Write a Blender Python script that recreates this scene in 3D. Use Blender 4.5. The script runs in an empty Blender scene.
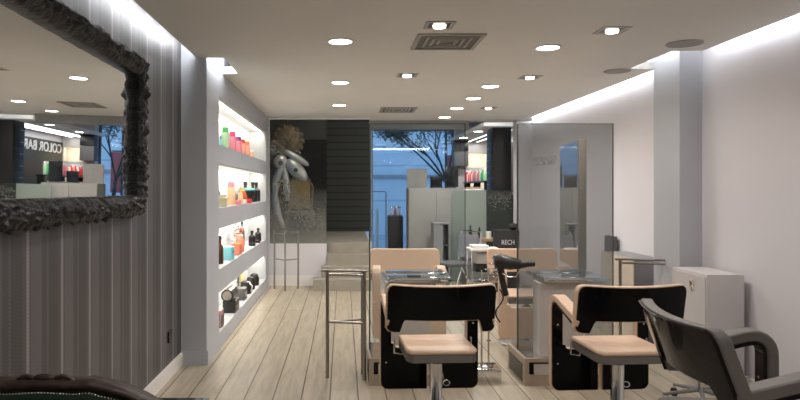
import bpy, bmesh, math, random
from mathutils import Vector, Matrix, noise
random.seed(7)
S = bpy.context.scene
COL = S.collection
PI = math.pi

# ---------------------------------------------------------------- materials
def newmat(name):
    m = bpy.data.materials.new(name); m.use_nodes = True
    nt = m.node_tree; nt.nodes.clear()
    out = nt.nodes.new('ShaderNodeOutputMaterial')
    return m, nt, out

def pbr(name, col, rough=.5, metal=0., bump=0., bscale=40., var=.06, vscale=6., coat=0., trans=0.):
    m, nt, out = newmat(name)
    b = nt.nodes.new('ShaderNodeBsdfPrincipled')
    nt.links.new(b.outputs[0], out.inputs[0])
    b.inputs['Roughness'].default_value = rough
    b.inputs['Metallic'].default_value = metal
    if 'shell' in name: b.inputs['Specular IOR Level'].default_value = .16
    if coat: b.inputs['Coat Weight'].default_value = coat
    if trans: b.inputs['Transmission Weight'].default_value = trans
    tc = nt.nodes.new('ShaderNodeTexCoord')
    n = nt.nodes.new('ShaderNodeTexNoise'); n.inputs['Scale'].default_value = vscale
    nt.links.new(tc.outputs['Object'], n.inputs['Vector'])
    r = nt.nodes.new('ShaderNodeValToRGB')
    r.color_ramp.elements[0].position = .3; r.color_ramp.elements[1].position = .7
    r.color_ramp.elements[0].color = (*[max(0, c*(1-var)) for c in col], 1)
    r.color_ramp.elements[1].color = (*[min(1, c*(1+var)) for c in col], 1)
    nt.links.new(n.outputs[0], r.inputs[0]); nt.links.new(r.outputs[0], b.inputs['Base Color'])
    if bump:
        n2 = nt.nodes.new('ShaderNodeTexNoise'); n2.inputs['Scale'].default_value = bscale
        nt.links.new(tc.outputs['Object'], n2.inputs['Vector'])
        bp = nt.nodes.new('ShaderNodeBump'); bp.inputs['Strength'].default_value = bump
        bp.inputs['Distance'].default_value = .01
        nt.links.new(n2.outputs[0], bp.inputs['Height']); nt.links.new(bp.outputs[0], b.inputs['Normal'])
    return m

def emis(name, col, st):
    m, nt, out = newmat(name)
    e = nt.nodes.new('ShaderNodeEmission'); e.inputs[0].default_value = (*col, 1); e.inputs[1].default_value = st
    nt.links.new(e.outputs[0], out.inputs[0]); return m

def glass(name, tint, refl=.06, veil=0., vcol=(.5, .52, .5), grad=None):
    """thin pane: tinted see-through, a little mirror, optional frosted film (grad = heights it fades between)"""
    m, nt, out = newmat(name); L = nt.links.new
    t = nt.nodes.new('ShaderNodeBsdfTransparent'); t.inputs[0].default_value = (*tint, 1)
    g = nt.nodes.new('ShaderNodeBsdfGlossy'); g.inputs['Roughness'].default_value = .01
    g.inputs[0].default_value = (.9, .95, .95, 1)
    f = nt.nodes.new('ShaderNodeFresnel'); f.inputs[0].default_value = 1.45
    mm = nt.nodes.new('ShaderNodeMath'); mm.operation = 'MAXIMUM'; mm.inputs[1].default_value = refl
    geo = nt.nodes.new('ShaderNodeNewGeometry')
    mix = nt.nodes.new('ShaderNodeMixShader')
    mm.inputs[0].default_value = refl
    L(mm.outputs[0], mix.inputs[0]); L(t.outputs[0], mix.inputs[1]); L(g.outputs[0], mix.inputs[2])
    last = mix
    if veil:
        d = nt.nodes.new('ShaderNodeBsdfDiffuse'); d.inputs[0].default_value = (*vcol, 1)
        tr = nt.nodes.new('ShaderNodeBsdfTranslucent'); tr.inputs[0].default_value = (*vcol, 1)
        dm = nt.nodes.new('ShaderNodeMixShader'); dm.inputs[0].default_value = .5
        L(d.outputs[0], dm.inputs[1]); L(tr.outputs[0], dm.inputs[2])
        m2 = nt.nodes.new('ShaderNodeMixShader'); m2.inputs[0].default_value = veil
        if grad:
            sp = nt.nodes.new('ShaderNodeSeparateXYZ'); L(geo.outputs['Position'], sp.inputs[0])
            mr = nt.nodes.new('ShaderNodeMapRange'); L(sp.outputs['Z'], mr.inputs[0])
            mr.inputs[1].default_value = grad[0]; mr.inputs[2].default_value = grad[1]
            mr.inputs[3].default_value = veil; mr.inputs[4].default_value = 0
            L(mr.outputs[0], m2.inputs[0])
        L(mix.outputs[0], m2.inputs[1]); L(dm.outputs[0], m2.inputs[2]); last = m2
    L(last.outputs[0], out.inputs[0]); return m

def floor_mat():
    m, nt, out = newmat('whitewashed_oak_planks'); L = nt.links.new
    b = nt.nodes.new('ShaderNodeBsdfPrincipled'); L(b.outputs[0], out.inputs[0])
    geo = nt.nodes.new('ShaderNodeNewGeometry')
    mp = nt.nodes.new('ShaderNodeMapping'); mp.inputs['Rotation'].default_value = (0, 0, PI/2)
    mp.inputs['Location'].default_value = (.3, .095, 0)
    L(geo.outputs['Position'], mp.inputs[0])
    br = nt.nodes.new('ShaderNodeTexBrick')
    br.offset = .37; br.offset_frequency = 2
    br.inputs['Scale'].default_value = 1; br.inputs['Brick Width'].default_value = 7.7
    br.inputs['Row Height'].default_value = .205; br.inputs['Mortar Size'].default_value = .005
    br.inputs['Mortar Smooth'].default_value = .2; br.inputs['Bias'].default_value = 0
    br.inputs['Color1'].default_value = (.45, .40, .31, 1)
    br.inputs['Color2'].default_value = (.38, .335, .26, 1)
    br.inputs['Mortar'].default_value = (.085, .065, .05, 1)
    L(mp.outputs[0], br.inputs['Vector'])
    mp2 = nt.nodes.new('ShaderNodeMapping'); mp2.inputs['Scale'].default_value = (9, .8, 1)
    L(geo.outputs['Position'], mp2.inputs[0])
    n = nt.nodes.new('ShaderNodeTexNoise'); n.inputs['Scale'].default_value = 2.5; n.inputs['Detail'].default_value = 6
    n.inputs['Distortion'].default_value = .6
    L(mp2.outputs[0], n.inputs['Vector'])
    r = nt.nodes.new('ShaderNodeValToRGB'); r.color_ramp.elements[0].position = .3; r.color_ramp.elements[1].position = .65
    r.color_ramp.elements[0].color = (.78, .76, .73, 1); r.color_ramp.elements[1].color = (1.08, 1.06, 1.04, 1)
    L(n.outputs[0], r.inputs[0])
    mx = nt.nodes.new('ShaderNodeMix'); mx.data_type = 'RGBA'; mx.blend_type = 'MULTIPLY'; mx.inputs[0].default_value = 1
    L(br.outputs['Color'], mx.inputs[6]); L(r.outputs[0], mx.inputs[7])
    L(mx.outputs[2], b.inputs['Base Color'])
    b.inputs['Roughness'].default_value = .38
    bp = nt.nodes.new('ShaderNodeBump'); bp.inputs['Strength'].default_value = .25; bp.inputs['Distance'].default_value = .004
    bp.invert = True
    L(br.outputs['Fac'], bp.inputs['Height']); L(bp.outputs[0], b.inputs['Normal'])
    return m

def wallpaper_mat():
    """dark grey paper: wide and thin vertical bands of fine silver herringbone"""
    m, nt, out = newmat('striped_wallpaper'); L = nt.links.new
    b = nt.nodes.new('ShaderNodeBsdfPrincipled'); L(b.outputs[0], out.inputs[0])
    geo = nt.nodes.new('ShaderNodeNewGeometry')
    sp = nt.nodes.new('ShaderNodeSeparateXYZ'); L(geo.outputs['Position'], sp.inputs[0])
    def math_(op, a, bb):
        x = nt.nodes.new('ShaderNodeMath'); x.operation = op
        for i, v in enumerate((a, bb)):
            if v is None: continue
            if isinstance(v, (int, float)): x.inputs[i].default_value = v
            else: L(v, x.inputs[i])
        return x.outputs[0]
    y = math_('ADD', sp.outputs['Y'], 20.0 - .08)
    fr = math_('FRACT', math_('DIVIDE', y, .345), None)
    r = nt.nodes.new('ShaderNodeValToRGB'); cr = r.color_ramp; cr.interpolation = 'CONSTANT'
    stops = [(0, .135), (.30, .085), (.44, .115), (.50, .08), (.78, .10), (.88, .26), (.96, .09)]
    cr.elements[0].position = 0; cr.elements[0].color = (.135, .13, .135, 1)
    cr.elements[1].position = stops[1][0]; cr.elements[1].color = (stops[1][1],)*3 + (1,)
    for p, v in stops[2:]:
        e = cr.elements.new(p); e.color = (v*1.02, v*.99, v, 1)
    L(fr, r.inputs[0])
    # herringbone texture
    w = nt.nodes.new('ShaderNodeTexWave'); w.wave_type = 'BANDS'; w.bands_direction = 'DIAGONAL'
    tri = math_('PINGPONG', sp.outputs['Y'], .03)
    cx = nt.nodes.new('ShaderNodeCombineXYZ'); L(tri, cx.inputs[0]); L(sp.outputs['Z'], cx.inputs[1])
    L(cx.outputs[0], w.inputs['Vector']); w.inputs['Scale'].default_value = 38
    r2 = nt.nodes.new('ShaderNodeValToRGB')
    r2.color_ramp.elements[0].color = (.72, .7, .7, 1); r2.color_ramp.elements[1].color = (1.3, 1.28, 1.28, 1)
    L(w.outputs[0], r2.inputs[0])
    mx = nt.nodes.new('ShaderNodeMix'); mx.data_type = 'RGBA'; mx.blend_type = 'MULTIPLY'; mx.inputs[0].default_value = 1
    L(r.outputs[0], mx.inputs[6]); L(r2.outputs[0], mx.inputs[7]); L(mx.outputs[2], b.inputs['Base Color'])
    b.inputs['Roughness'].default_value = .45; b.inputs['Metallic'].default_value = .25
    return m

def brick_lines(name, c1, line, w, h, rot=(0, 0, 0), rough=.6, ms=.008, plane='XZ'):
    m, nt, out = newmat(name); L = nt.links.new
    b = nt.nodes.new('ShaderNodeBsdfPrincipled'); L(b.outputs[0], out.inputs[0])
    geo = nt.nodes.new('ShaderNodeNewGeometry')
    sp = nt.nodes.new('ShaderNodeSeparateXYZ'); L(geo.outputs['Position'], sp.inputs[0])
    cx = nt.nodes.new('ShaderNodeCombineXYZ'); ad = nt.nodes.new('ShaderNodeMath'); ad.inputs[1].default_value = 7.3; L(sp.outputs[plane[0]], ad.inputs[0]); L(ad.outputs[0], cx.inputs[0]); L(sp.outputs[plane[1]], cx.inputs[1])
    br = nt.nodes.new('ShaderNodeTexBrick'); br.offset = 0
    br.inputs['Scale'].default_value = 1; br.inputs['Brick Width'].default_value = w; br.inputs['Row Height'].default_value = h
    br.inputs['Mortar Size'].default_value = ms
    br.inputs['Color1'].default_value = (*c1, 1); br.inputs['Color2'].default_value = (*[c*.93 for c in c1], 1)
    br.inputs['Mortar'].default_value = (*line, 1)
    L(cx.outputs[0], br.inputs['Vector']); L(br.outputs[0], b.inputs['Base Color'])
    b.inputs['Roughness'].default_value = rough
    return m

M = dict(
    floor=floor_mat(), paper=wallpaper_mat(),
    white=pbr('white_wall_paint', (.68, .665, .70), .6, var=.015, vscale=1.5),
    ceil=pbr('ceiling_paint', (.77, .755, .72), .7, var=.02, vscale=1.2),
    cove=pbr('cove_paint', (.85, .84, .82), .8, var=.01),
    greyw=pbr('grey_painted_joinery', (.47, .49, .53), .5, var=.02, vscale=2),
    lilac=pbr('pale_grey_lacquer', (.60, .575, .575), .45, var=.02, vscale=2),
    skirt=pbr('skirting_paint', (.80, .77, .75), .45, var=.02),
    tan=pbr('tan_leatherette', (.70, .50, .36), .42, bump=.15, bscale=220, var=.03),
    taupe=pbr('taupe_leatherette', (.15, .135, .122), .42, bump=.15, bscale=220, var=.04),
    shell=pbr('glossy_black_shell', (.002, .002, .003), .12, var=.1),
    shelld=pbr('smoky_glossy_shell', (.012, .010, .010), .07, var=.1),
    chrome=pbr('polished_chrome', (.78, .78, .78), .12, 1., var=.03),
    steel=pbr('brushed_steel', (.36, .34, .31), .32, 1., var=.08, vscale=20),
    mirror=pbr('mirror_silver', (.86, .87, .86), .01, 1., var=0),
    black=pbr('black_satin', (.012, .012, .013), .35, var=.1),
    blackm=pbr('black_matt', (.02, .02, .022), .75, var=.1),
    dgrey=pbr('dark_grey', (.09, .09, .095), .5, var=.06),
    mgrey=pbr('mid_grey_laminate', (.25, .25, .255), .5, var=.04),
    lgrey=pbr('light_grey_laminate', (.52, .50, .48), .5, var=.02),
    beige=pbr('beige_laminate', (.58, .51, .43), .5, var=.03),
    rgrey=pbr('reception_laminate', (.30, .29, .27), .5, var=.02),
    wood=pbr('warm_wood', (.33, .22, .13), .45, var=.25, vscale=18),
    foot=pbr('bronze_laminate', (.40, .33, .26), .4, var=.05, vscale=10),
    carved=pbr('dark_carved_mahogany', (.040, .020, .013), .5, bump=.4, bscale=30, var=.4, vscale=30),
    green=pbr('green_velvet', (.012, .030, .018), .8, var=.2),
    nail=pbr('brass_nailheads', (.75, .7, .6), .25, 1.),
    frame=pbr('blackened_silver_frame', (.018, .018, .020), .28, .4, bump=.6, bscale=70, var=.9, vscale=30),
    lampwhite=emis('lamp_diffuser', (1, .96, .9), 22),
    spotglow=emis('spot_lamp_glow', (1, .88, .72), 10),
    strip=emis('led_strip', (1, .97, .93), 14),
    barstrip=emis('bar_led_strip', (1, .98, .95), 5),
    vent=pbr('vent_grey', (.38, .36, .33), .5, var=.05),
    ventd=pbr('vent_dark', (.15, .14, .12), .6),
    speaker=pbr('speaker_grille', (.36, .34, .33), .7, var=.1, vscale=200),
    clear=glass('clear_glass', (.93, .96, .97), .03),
    tint=glass('grey_tinted_glass', (.70, .715, .72), .03, veil=.13, vcol=(.42, .43, .43)),
    edge=pbr('glass_edge_green', (.05, .07, .06), .15, var=.1),
    frost=glass('frosted_green_glass', (.8, .9, .86), .03, veil=.8, vcol=(.50, .56, .51)),
    frostg=glass('graded_frosted_glass', (.9, .92, .9), .015, veil=.5, vcol=(.42, .42, .39), grad=(.75, 1.55)),
    table=pbr('glass_table_top', (.42, .50, .55), .05, .85, var=.03),
    shutter=brick_lines('ribbed_shutter', (.050, .056, .052), (.012, .013, .012), 30, .145, ms=.012),
    stair=pbr('stair_stone', (.33, .30, .25), .5, var=.06),
    facade=brick_lines('street_facade', (.50, .53, .56), (.36, .39, .43), 2.6, 1.15, ms=.03),
    pave=pbr('street_paving', (.30, .32, .35), .8, var=.1),
    bark=pbr('tree_bark', (.03, .025, .022), .8, var=.2),
    leaf=pbr('tree_leaf', (.03, .055, .04), .6, var=.4),
    gold=pbr('aged_gilt', (.16, .12, .08), .45, .4, bump=.6, bscale=25, var=.4, vscale=20),
    silver=pbr('soft_silver', (.60, .60, .61), .42, .7, var=.1),
    lace=pbr('white_lace_print', (.20, .195, .17), .7),
    fabric=pbr('grey_fabric', (.20, .21, .24), .8, var=.1),
    paper2=pbr('white_paper', (.75, .74, .72), .6, var=.02),
    redg=pbr('red_panel', (.35, .05, .05), .5),
    screen=pbr('dark_screen', (.01, .012, .015), .12),
    letter=pbr('white_letters', (.75, .75, .76), .35, .3),
    signblack=pbr('sign_black_board', (.016, .020, .018), .4),
)

def solid(name, c, r=.35, **k):
    if name not in M: M[name] = pbr(name, c, r, **k)
    return M[name]

# ---------------------------------------------------------------- mesh tools
class MB:
    def __init__(s): s.bm = bmesh.new()
    def box(s, x0, x1, y0, y1, z0, z1, bev=0., seg=2, mat=None):
        r = bmesh.ops.create_cube(s.bm, size=1)
        vs = r['verts']
        for v in vs:
            v.co = Vector((x0+(x1-x0)*(v.co.x+.5), y0+(y1-y0)*(v.co.y+.5), z0+(z1-z0)*(v.co.z+.5)))
        if bev:
            es = list({e for v in vs for e in v.link_edges})
            r2 = bmesh.ops.bevel(s.bm, geom=es, offset=bev, segments=seg, profile=.6, affect='EDGES')
            vs = list({v for f in r2['faces'] for v in f.verts} | {v for v in vs if v.is_valid})
        if mat is not None:
            bmesh.ops.transform(s.bm, matrix=mat, verts=vs)
        return s
    def cone(s, p0, p1, r0, r1=None, n=20, cap=True):
        r1 = r0 if r1 is None else r1
        p0 = Vector(p0); p1 = Vector(p1); d = p1-p0; L = d.length
        q = d.to_track_quat('Z', 'Y').to_matrix().to_4x4()
        bmesh.ops.create_cone(s.bm, cap_ends=cap, segments=n, radius1=max(r0, 1e-4), radius2=max(r1, 1e-4), depth=L,
                              matrix=Matrix.Translation((p0+p1)/2) @ q)
        return s
    def ball(s, c, rx, ry=None, rz=None, n=16, rot=None):
        ry = rx if ry is None else ry; rz = rx if rz is None else rz
        m = Matrix.Translation(c) @ (rot.to_4x4() if rot else Matrix.Identity(4)) @ Matrix.Diagonal((rx, ry, rz, 1))
        bmesh.ops.create_uvsphere(s.bm, u_segments=n, v_segments=max(6, n//2), radius=1, matrix=m)
        return s
    def lathe(s, prof, c=(0, 0, 0), n=20):
        c = Vector(c); rings = []
        for r, z in prof:
            rings.append([s.bm.verts.new(c+Vector((r*math.cos(2*PI*i/n), r*math.sin(2*PI*i/n), z))) for i in range(n)])
        for a, b in zip(rings, rings[1:]):
            for i in range(n):
                s.bm.faces.new((a[i], a[(i+1) % n], b[(i+1) % n], b[i]))
        s.bm.faces.new(rings[0][::-1]); s.bm.faces.new(rings[-1])
        return s
    def tube(s, pts, r, n=8, closed=False):
        pts = [Vector(p) for p in pts]; rings = []; N = len(pts); up = None
        for i, p in enumerate(pts):
            a = pts[(i-1) % N] if (i or closed) else p
            b = pts[(i+1) % N] if (i < N-1 or closed) else p
            t = (b-a).normalized()
            if up is None: up = t.orthogonal().normalized()
            up = (up-t*up.dot(t)).normalized(); w = t.cross(up)
            rr = r[i] if isinstance(r, (list, tuple)) else r
            rings.append([s.bm.verts.new(p+(up*math.cos(2*PI*k/n)+w*math.sin(2*PI*k/n))*rr) for k in range(n)])
        m = N if closed else N-1
        for i in range(m):
            a, b = rings[i], rings[(i+1) % N]
            for k in range(n): s.bm.faces.new((a[k], a[(k+1) % n], b[(k+1) % n], b[k]))
        if not closed:
            s.bm.faces.new(rings[0][::-1]); s.bm.faces.new(rings[-1])
        return s
    def prism(s, poly, axis, a, b):
        """poly of 2-D points extruded along axis 'X','Y','Z' from a to b"""
        def P(u, v, w):
            return {'X': (w, u, v), 'Y': (u, w, v), 'Z': (u, v, w)}[axis]
        A = [s.bm.verts.new(P(u, v, a)) for u, v in poly]; B = [s.bm.verts.new(P(u, v, b)) for u, v in poly]
        n = len(poly)
        s.bm.faces.new(A); s.bm.faces.new(B[::-1])
        for i in range(n): s.bm.faces.new((A[i], B[i], B[(i+1) % n], A[(i+1) % n]))
        return s
    def sheet(s, A, B):
        """closed solid between two equal grids of points"""
        nu, nv = len(A), len(A[0])
        va = [[s.bm.verts.new(p) for p in r] for r in A]; vb = [[s.bm.verts.new(p) for p in r] for r in B]
        for i in range(nu-1):
            for j in range(nv-1):
                s.bm.faces.new((va[i][j], va[i+1][j], va[i+1][j+1], va[i][j+1]))
                s.bm.faces.new((vb[i][j], vb[i][j+1], vb[i+1][j+1], vb[i+1][j]))
        for i in range(nu-1):
            s.bm.faces.new((va[i][0], vb[i][0], vb[i+1][0], va[i+1][0]))
            s.bm.faces.new((va[i][-1], va[i+1][-1], vb[i+1][-1], vb[i][-1]))
        for j in range(nv-1):
            s.bm.faces.new((va[0][j], va[0][j+1], vb[0][j+1], vb[0][j]))
            s.bm.faces.new((va[-1][j], vb[-1][j], vb[-1][j+1], va[-1][j+1]))
        return s
    def build(s, name, mat, parent=None, smooth=True, loc=None, angle=35):
        bmesh.ops.recalc_face_normals(s.bm, faces=s.bm.faces)
        me = bpy.data.meshes.new(name); s.bm.to_mesh(me); s.bm.free()
        me.materials.append(mat)
        if smooth:
            for p in me.polygons: p.use_smooth = True
            try: me.set_sharp_from_angle(angle=math.radians(angle))
            except Exception: pass
        o = bpy.data.objects.new(name, me); COL.objects.link(o)
        if parent: o.parent = parent
        if loc: o.location = loc
        return o

def thing(name, label, cat, loc=(0, 0, 0), rz=0, group=None):
    o = bpy.data.objects.new(name, None); COL.objects.link(o)
    o.empty_display_size = .1
    o.location = loc; o.rotation_euler = (0, 0, rz); o['label'] = label; o['category'] = cat
    if group: o['group'] = group
    return o
def tag(o, label, cat, group=None, kind=None):
    o['label'] = label; o['category'] = cat
    if group: o['group'] = group
    if kind: o['kind'] = kind
    return o
def struct(o, label=None):
    o['kind'] = 'structure'
    if label: o['label'] = label
    return o
def sbox(name, mat, x0, x1, y0, y1, z0, z1, label=None):
    return struct(MB().box(x0, x1, y0, y1, z0, z1).build(name, mat, smooth=False), label)
def dup(root, loc, rz=0, label=None, group=None):
    r = root.copy(); COL.objects.link(r); r.location = loc; r.rotation_euler = (0, 0, rz)
    if label: r['label'] = label
    if group: r['group'] = group
    for ch in list(root.children):
        c = ch.copy(); COL.objects.link(c); c.parent = r
        for g in list(ch.children):
            d = g.copy(); COL.objects.link(d); d.parent = c
    return r
def area(name, loc, rot, sx, sy, power, col=(1, .95, .88), parent=None, shape='RECTANGLE', spread=None):
    l = bpy.data.lights.new(name, 'AREA'); l.shape = shape; l.size = sx
    if shape in ('RECTANGLE', 'ELLIPSE'): l.size_y = sy
    l.energy = power; l.color = col
    if spread: l.spread = spread
    o = bpy.data.objects.new(name, l); COL.objects.link(o); o.location = loc; o.rotation_euler = rot
    if parent: o.parent = parent
    return o

# ---------------------------------------------------------------- camera
CAMH = 1.5
cam = bpy.data.cameras.new('camera'); co = bpy.data.objects.new('camera', cam); COL.objects.link(co)
co.location = (0, 0, CAMH); co.rotation_euler = (PI/2, 0, 0)
cam.sensor_width = 36; cam.lens = 640/800*36
cam.shift_x = 57/800; cam.shift_y = -10/800
cam.clip_start = .05
S.camera = co

# ---------------------------------------------------------------- room shell
HC = 2.63; HT = 2.95
sbox('floor', M['floor'], -1.6, 3.5, -2.6, 15.2, -.06, 0, 'whitewashed oak plank floor running to the back')
sbox('wall_left', M['paper'], -1.52, -1.39, -2.6, 5.49, 0, HT, 'dark wallpaper with silver vertical stripes')
sbox('wall_rear', M['white'], -1.6, 3.2, -2.72, -2.6, 0, HT)
sbox('wall_right', M['white'], 3.03, 3.15, -2.6, 10.25, 0, HT, 'white right wall washed by cove light')
sbox('wall_right_column', M['greyw'], 2.84, 3.03, 5.40, 5.85, 0, HT, 'grey column standing out of the right wall')
sbox('wall_right_post', M['white'], 2.78, 3.35, 10.25, 10.45, 0, 2.60)
sbox('wall_right_bar', M['white'], 3.35, 3.47, 10.45, 15.1, 0, HT)
sbox('trim_1', M['cove'], -1.6, 3.5, -2.6, 15.2, HT, HT+.06)
cl = MB().prism([(-1.25, -2.6), (2.92, -2.6), (2.92, 5.20), (2.67, 5.20), (2.67, 5.98), (2.92, 5.98), (2.92, 10.6), (.44, 10.6), (.44, 10.12),
                 (-1.43, 10.12), (-1.43, 6.23), (-1.02, 6.23), (-1.02, 5.48), (-1.25, 5.48)], 'Z', HC, HC+.07)
struct(cl.build('ceiling', M['ceil'], smooth=False), 'warm grey dropped ceiling with lit gaps along the walls')
sbox('ceiling_back', M['ceil'], 2.5, 3.35, 11.35, 15.1, HC, HC+.07)
# lips that close the cove sides
sbox('baseboard_left', M['skirt'], -1.39, -1.372, -2.6, 5.49, 0, .11, 'pale skirting below the striped wallpaper')
sbox('baseboard_right', M['skirt'], 3.015, 3.03, -2.6, 5.40, 0, .10)
# back: platform with landing, stairs, dark wall behind
sbox('wall_landing', M['white'], -1.5, -.26, 10.02, 10.12, 0, .66, 'low white wall below the glass by the stairs')
sbox('trim_2', M['skirt'], -1.17, -.26, 10.0, 10.02, 0, .16)
sbox('floor_landing', M['stair'], -1.5, .43, 10.26, 13.4, .52, .66, 'stone landing at the top of the steps')
sbox('wall_landing_side', M['white'], .43, .455, 10.2, 13.1, 0, .66)
sbox('wall_window_side', M['lgrey'], .57, .60, 13.0, 15.05, 0, HT)
sbox('wall_shutter', M['shutter'], -.33, .56, 12.98, 13.1, .66, HT, 'dark ribbed shutter wall behind the stairs')
sbox('wall_landing_back', M['dgrey'], -1.6, -.33, 13.02, 13.14, .66, HT)
sbox('door_1', M['blackm'], -1.25, -.33, 12.94, 13.02, .66, 2.52, 'black doorway left of the ribbed shutter')
sbox('wall_left_landing', M['dgrey'], -1.62, -1.5, 10.12, 13.1, 0, HT)
sbox('trim_3', M['mgrey'], .43, 2.04, 10.40, 10.52, 2.49, HC)
# back wall of the colour bar with three lit openings
bw = MB()
bw.box(2.60, 3.35, 15.0, 15.1, 0, HT)
Wz = [(2.02, 2.34), (1.45, 1.9), (.9, 1.33)]
Wx = [(2.88, 3.30)]
for x0, x1 in ((2.60, 2.88), (3.30, 3.35)): bw.box(x0, x1, 14.75, 15.0, 0, HT)
zz = [0, .9, 1.33, 1.45, 1.9, 2.02, 2.34, HT]
for x0, x1 in Wx:
    for k in range(0, 8, 2): bw.box(x0, x1, 14.75, 15.0, zz[k], zz[k+1])
struct(bw.build('wall_back', M['lilac'], smooth=False), 'far back wall with a warm lit stack of display openings')

# stairs: one object, four treads
st = MB()
st.box(-.44, .42, 9.50, 9.76, 0, .165)
st.box(-.33, .42, 9.75, 10.0, 0, .33)
st.box(-.25, .42, 9.98, 10.2, 0, .495)
st.box(-.25, .42, 10.2, 10.26, 0, .66)
so = st.build('stairs', M['stair'], smooth=False)
tag(so, 'beige stone steps rising to the landing in front of the dark shutter', 'stairs')

# shop window to the street
win = MB()
for x0, x1 in ((.66, .70), (2.56, 2.60)): win.box(x0, x1, 15.0, 15.08, 0, 2.95)
win.box(.70, 2.56, 15.0, 15.08, 2.89, 2.95); win.box(.70, 2.56, 15.0, 15.08, 0, .05)
win.box(1.00, 1.02, 15.01, 15.07, .05, 1.45); win.box(.70, 1.00, 15.01, 15.07, 1.45, 1.47)
wo = struct(win.build('window_1', M['dgrey'], smooth=False), 'shop window looking on the blue daylit street')
MB().box(.70, 2.56, 15.03, 15.045, .05, 2.89).build('window_pane', M['clear'], wo, smooth=False)

# street
sbox('ground', M['pave'], -8, 14, 15.2, 28, -.12, -.02)
fb = thing('street_facade', 'pale building across the street seen through the shop window', 'building', (0, 21, 0))
MB().box(-6, 14, 0, .5, -.02, 9).build('wall', M['facade'], fb, smooth=False)
MB().box(-6, 14, -.08, 0, 1.9, 2.0).build('cornice', M['mgrey'], fb, smooth=False)
for i, (x, z, w) in enumerate(((1.05, 2.95, .35), (1.45, 3.15, .30), (1.85, 3.3, .3), (2.1, 2.75, 1.0), (3.2, 3.05, .6))):
    MB().box(x, x+w, -.05, -.01, z, z+.05).build('sill', M['paper2'], fb, smooth=False)
bn = MB().box(2.86, 3.12, 17.5, 17.55, 1.3, 2.4).build('red_banner', M['redg'], smooth=False)
tag(bn, 'dark red panel hanging outside right of the tree', 'banner')
bpst = MB().cone((2.82, 17.525, -.02), (2.82, 17.525, 4.2), .035, .035).cone((2.85, 17.525, 2.43), (3.1, 17.525, 2.43), .02, .02).build('street_pole', M['black'])
tag(bpst, 'dark street pole carrying the red panel outside the window', 'pole')
# bollard by the door
bo = MB().lathe([(.001, 0), (.05, 0), (.05, .98), (.035, 1.03), (.001, 1.04)], (.86, 16.2, -.02)).build('bollard', M['lgrey'])
tag(bo, 'pale round topped bollard outside at the left of the shop window', 'bollard')

# tree outside
tr = thing('street_tree', 'dark leafy tree with forked trunk outside the shop window', 'tree', (2.78, 16.5, -.02))
tr.scale = (1.12, 1.12, 1.12)
tm = MB(); tips = []
def branch(p, d, L, r, depth):
    pts = [Vector(p)]; dd = Vector(d).normalized()
    for k in range(4):
        dd = (dd+Vector((random.uniform(-.12, .12), random.uniform(-.12, .12), random.uniform(-.03, .10)))).normalized()
        pts.append(pts[-1]+dd*L/4)
    tm.tube(pts, [r*(1-.12*i) for i in range(5)], 6)
    if depth == 0 or L < .25: tips.extend(pts[2:]); return
    for k in range(3):
        q = pts[random.choice((2, 3, 4))]
        branch(q, dd+Vector((random.uniform(-.9, .5), random.uniform(-.7, .7), random.uniform(-.1, .5))), L*.62, r*.55, depth-1)
tm.tube([(0, 0, 0), (-.02, 0, .6), (-.10, 0, 1.5)], [.06, .05, .045], 8)
for d in ((-.55, 0, 1), (-.25, .1, 1), (.05, -.1, 1), (-.85, 0, 1.0)):
    branch((-.10, 0, 1.5), d, 1.0, .03, 3)
tm.build('trunk', M['bark'], tr)
lm = MB()
for t in tips:
    if t.z < 1.95: continue
    for k in range(9):
        c = t+Vector((random.gauss(0, .13), random.gauss(0, .13), random.gauss(0, .09)))
        a = Vector((random.gauss(0, 1), random.gauss(0, 1), random.gauss(0, .5))).normalized(); b = a.orthogonal().normalized()
        l, w = .05, .018
        vs = [lm.bm.verts.new(c+q) for q in (-a*l, b*w, a*l, -b*w)]
        lm.bm.faces.new(vs)
lm.build('foliage', M['leaf'], tr, smooth=False)

# ---------------------------------------------------------------- display shelving (left)
NZ = [(.15, .53), (.75, 1.14), (1.33, 1.75), (1.93, 2.38)]
ds = thing('display_shelving', 'grey built in wall of four long lit display niches on the left', 'shelving', (-1.3, 7.8, 0))
b = MB(); X0, X1 = -1.52, -1.17
def lb(mb, x0, x1, y0, y1, z0, z1, **k): return mb.box(x0+1.3, x1+1.3, y0-7.8, y1-7.8, z0, z1, **k)
lb(b, X0, X1, 5.49, 6.03, 0, HT); lb(b, X0, X1, 9.72, 10.02, 0, HT)
zz = [0]+[q for a in NZ for q in a]+[HT]
for k in range(0, 10, 2): lb(b, X0, X1, 6.03, 9.72, zz[k], zz[k+1])
lb(b, X0, -1.43, 6.03, 9.72, 0, HT)
b.build('niche_wall', M['greyw'], ds, smooth=False)
b = MB(); lb(b, -1.39, -1.155, 5.475, 5.49, 0, .12); b.build('skirting', M['greyw'], ds, smooth=False)
for z0, z1 in NZ:
    b = MB(); lb(b, -1.21, -1.19, 6.05, 9.70, z1-.012, z1-.001)
    o = b.build('led_strip', M['cove'], ds, smooth=False)
    area('niche_light', (-1.21+1.3, 7.87-7.8, z1-.02), (0, math.radians(62), 0), .03, 3.6, 24, (1, .90, .70), ds)
M['greyw']

# socket on wallpaper
so = thing('wall_socket', 'small black double socket low on the striped wallpaper', 'socket', (-1.385, 5.12, .33))
MB().box(-.004, .008, -.05, .05, -.045, .045, .003).build('plate', M['black'], so)
for dy in (-.024, .024):
    MB().cone((.008, dy, 0), (.0095, dy, 0), .015).build('outlet', M['dgrey'], so)

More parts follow.
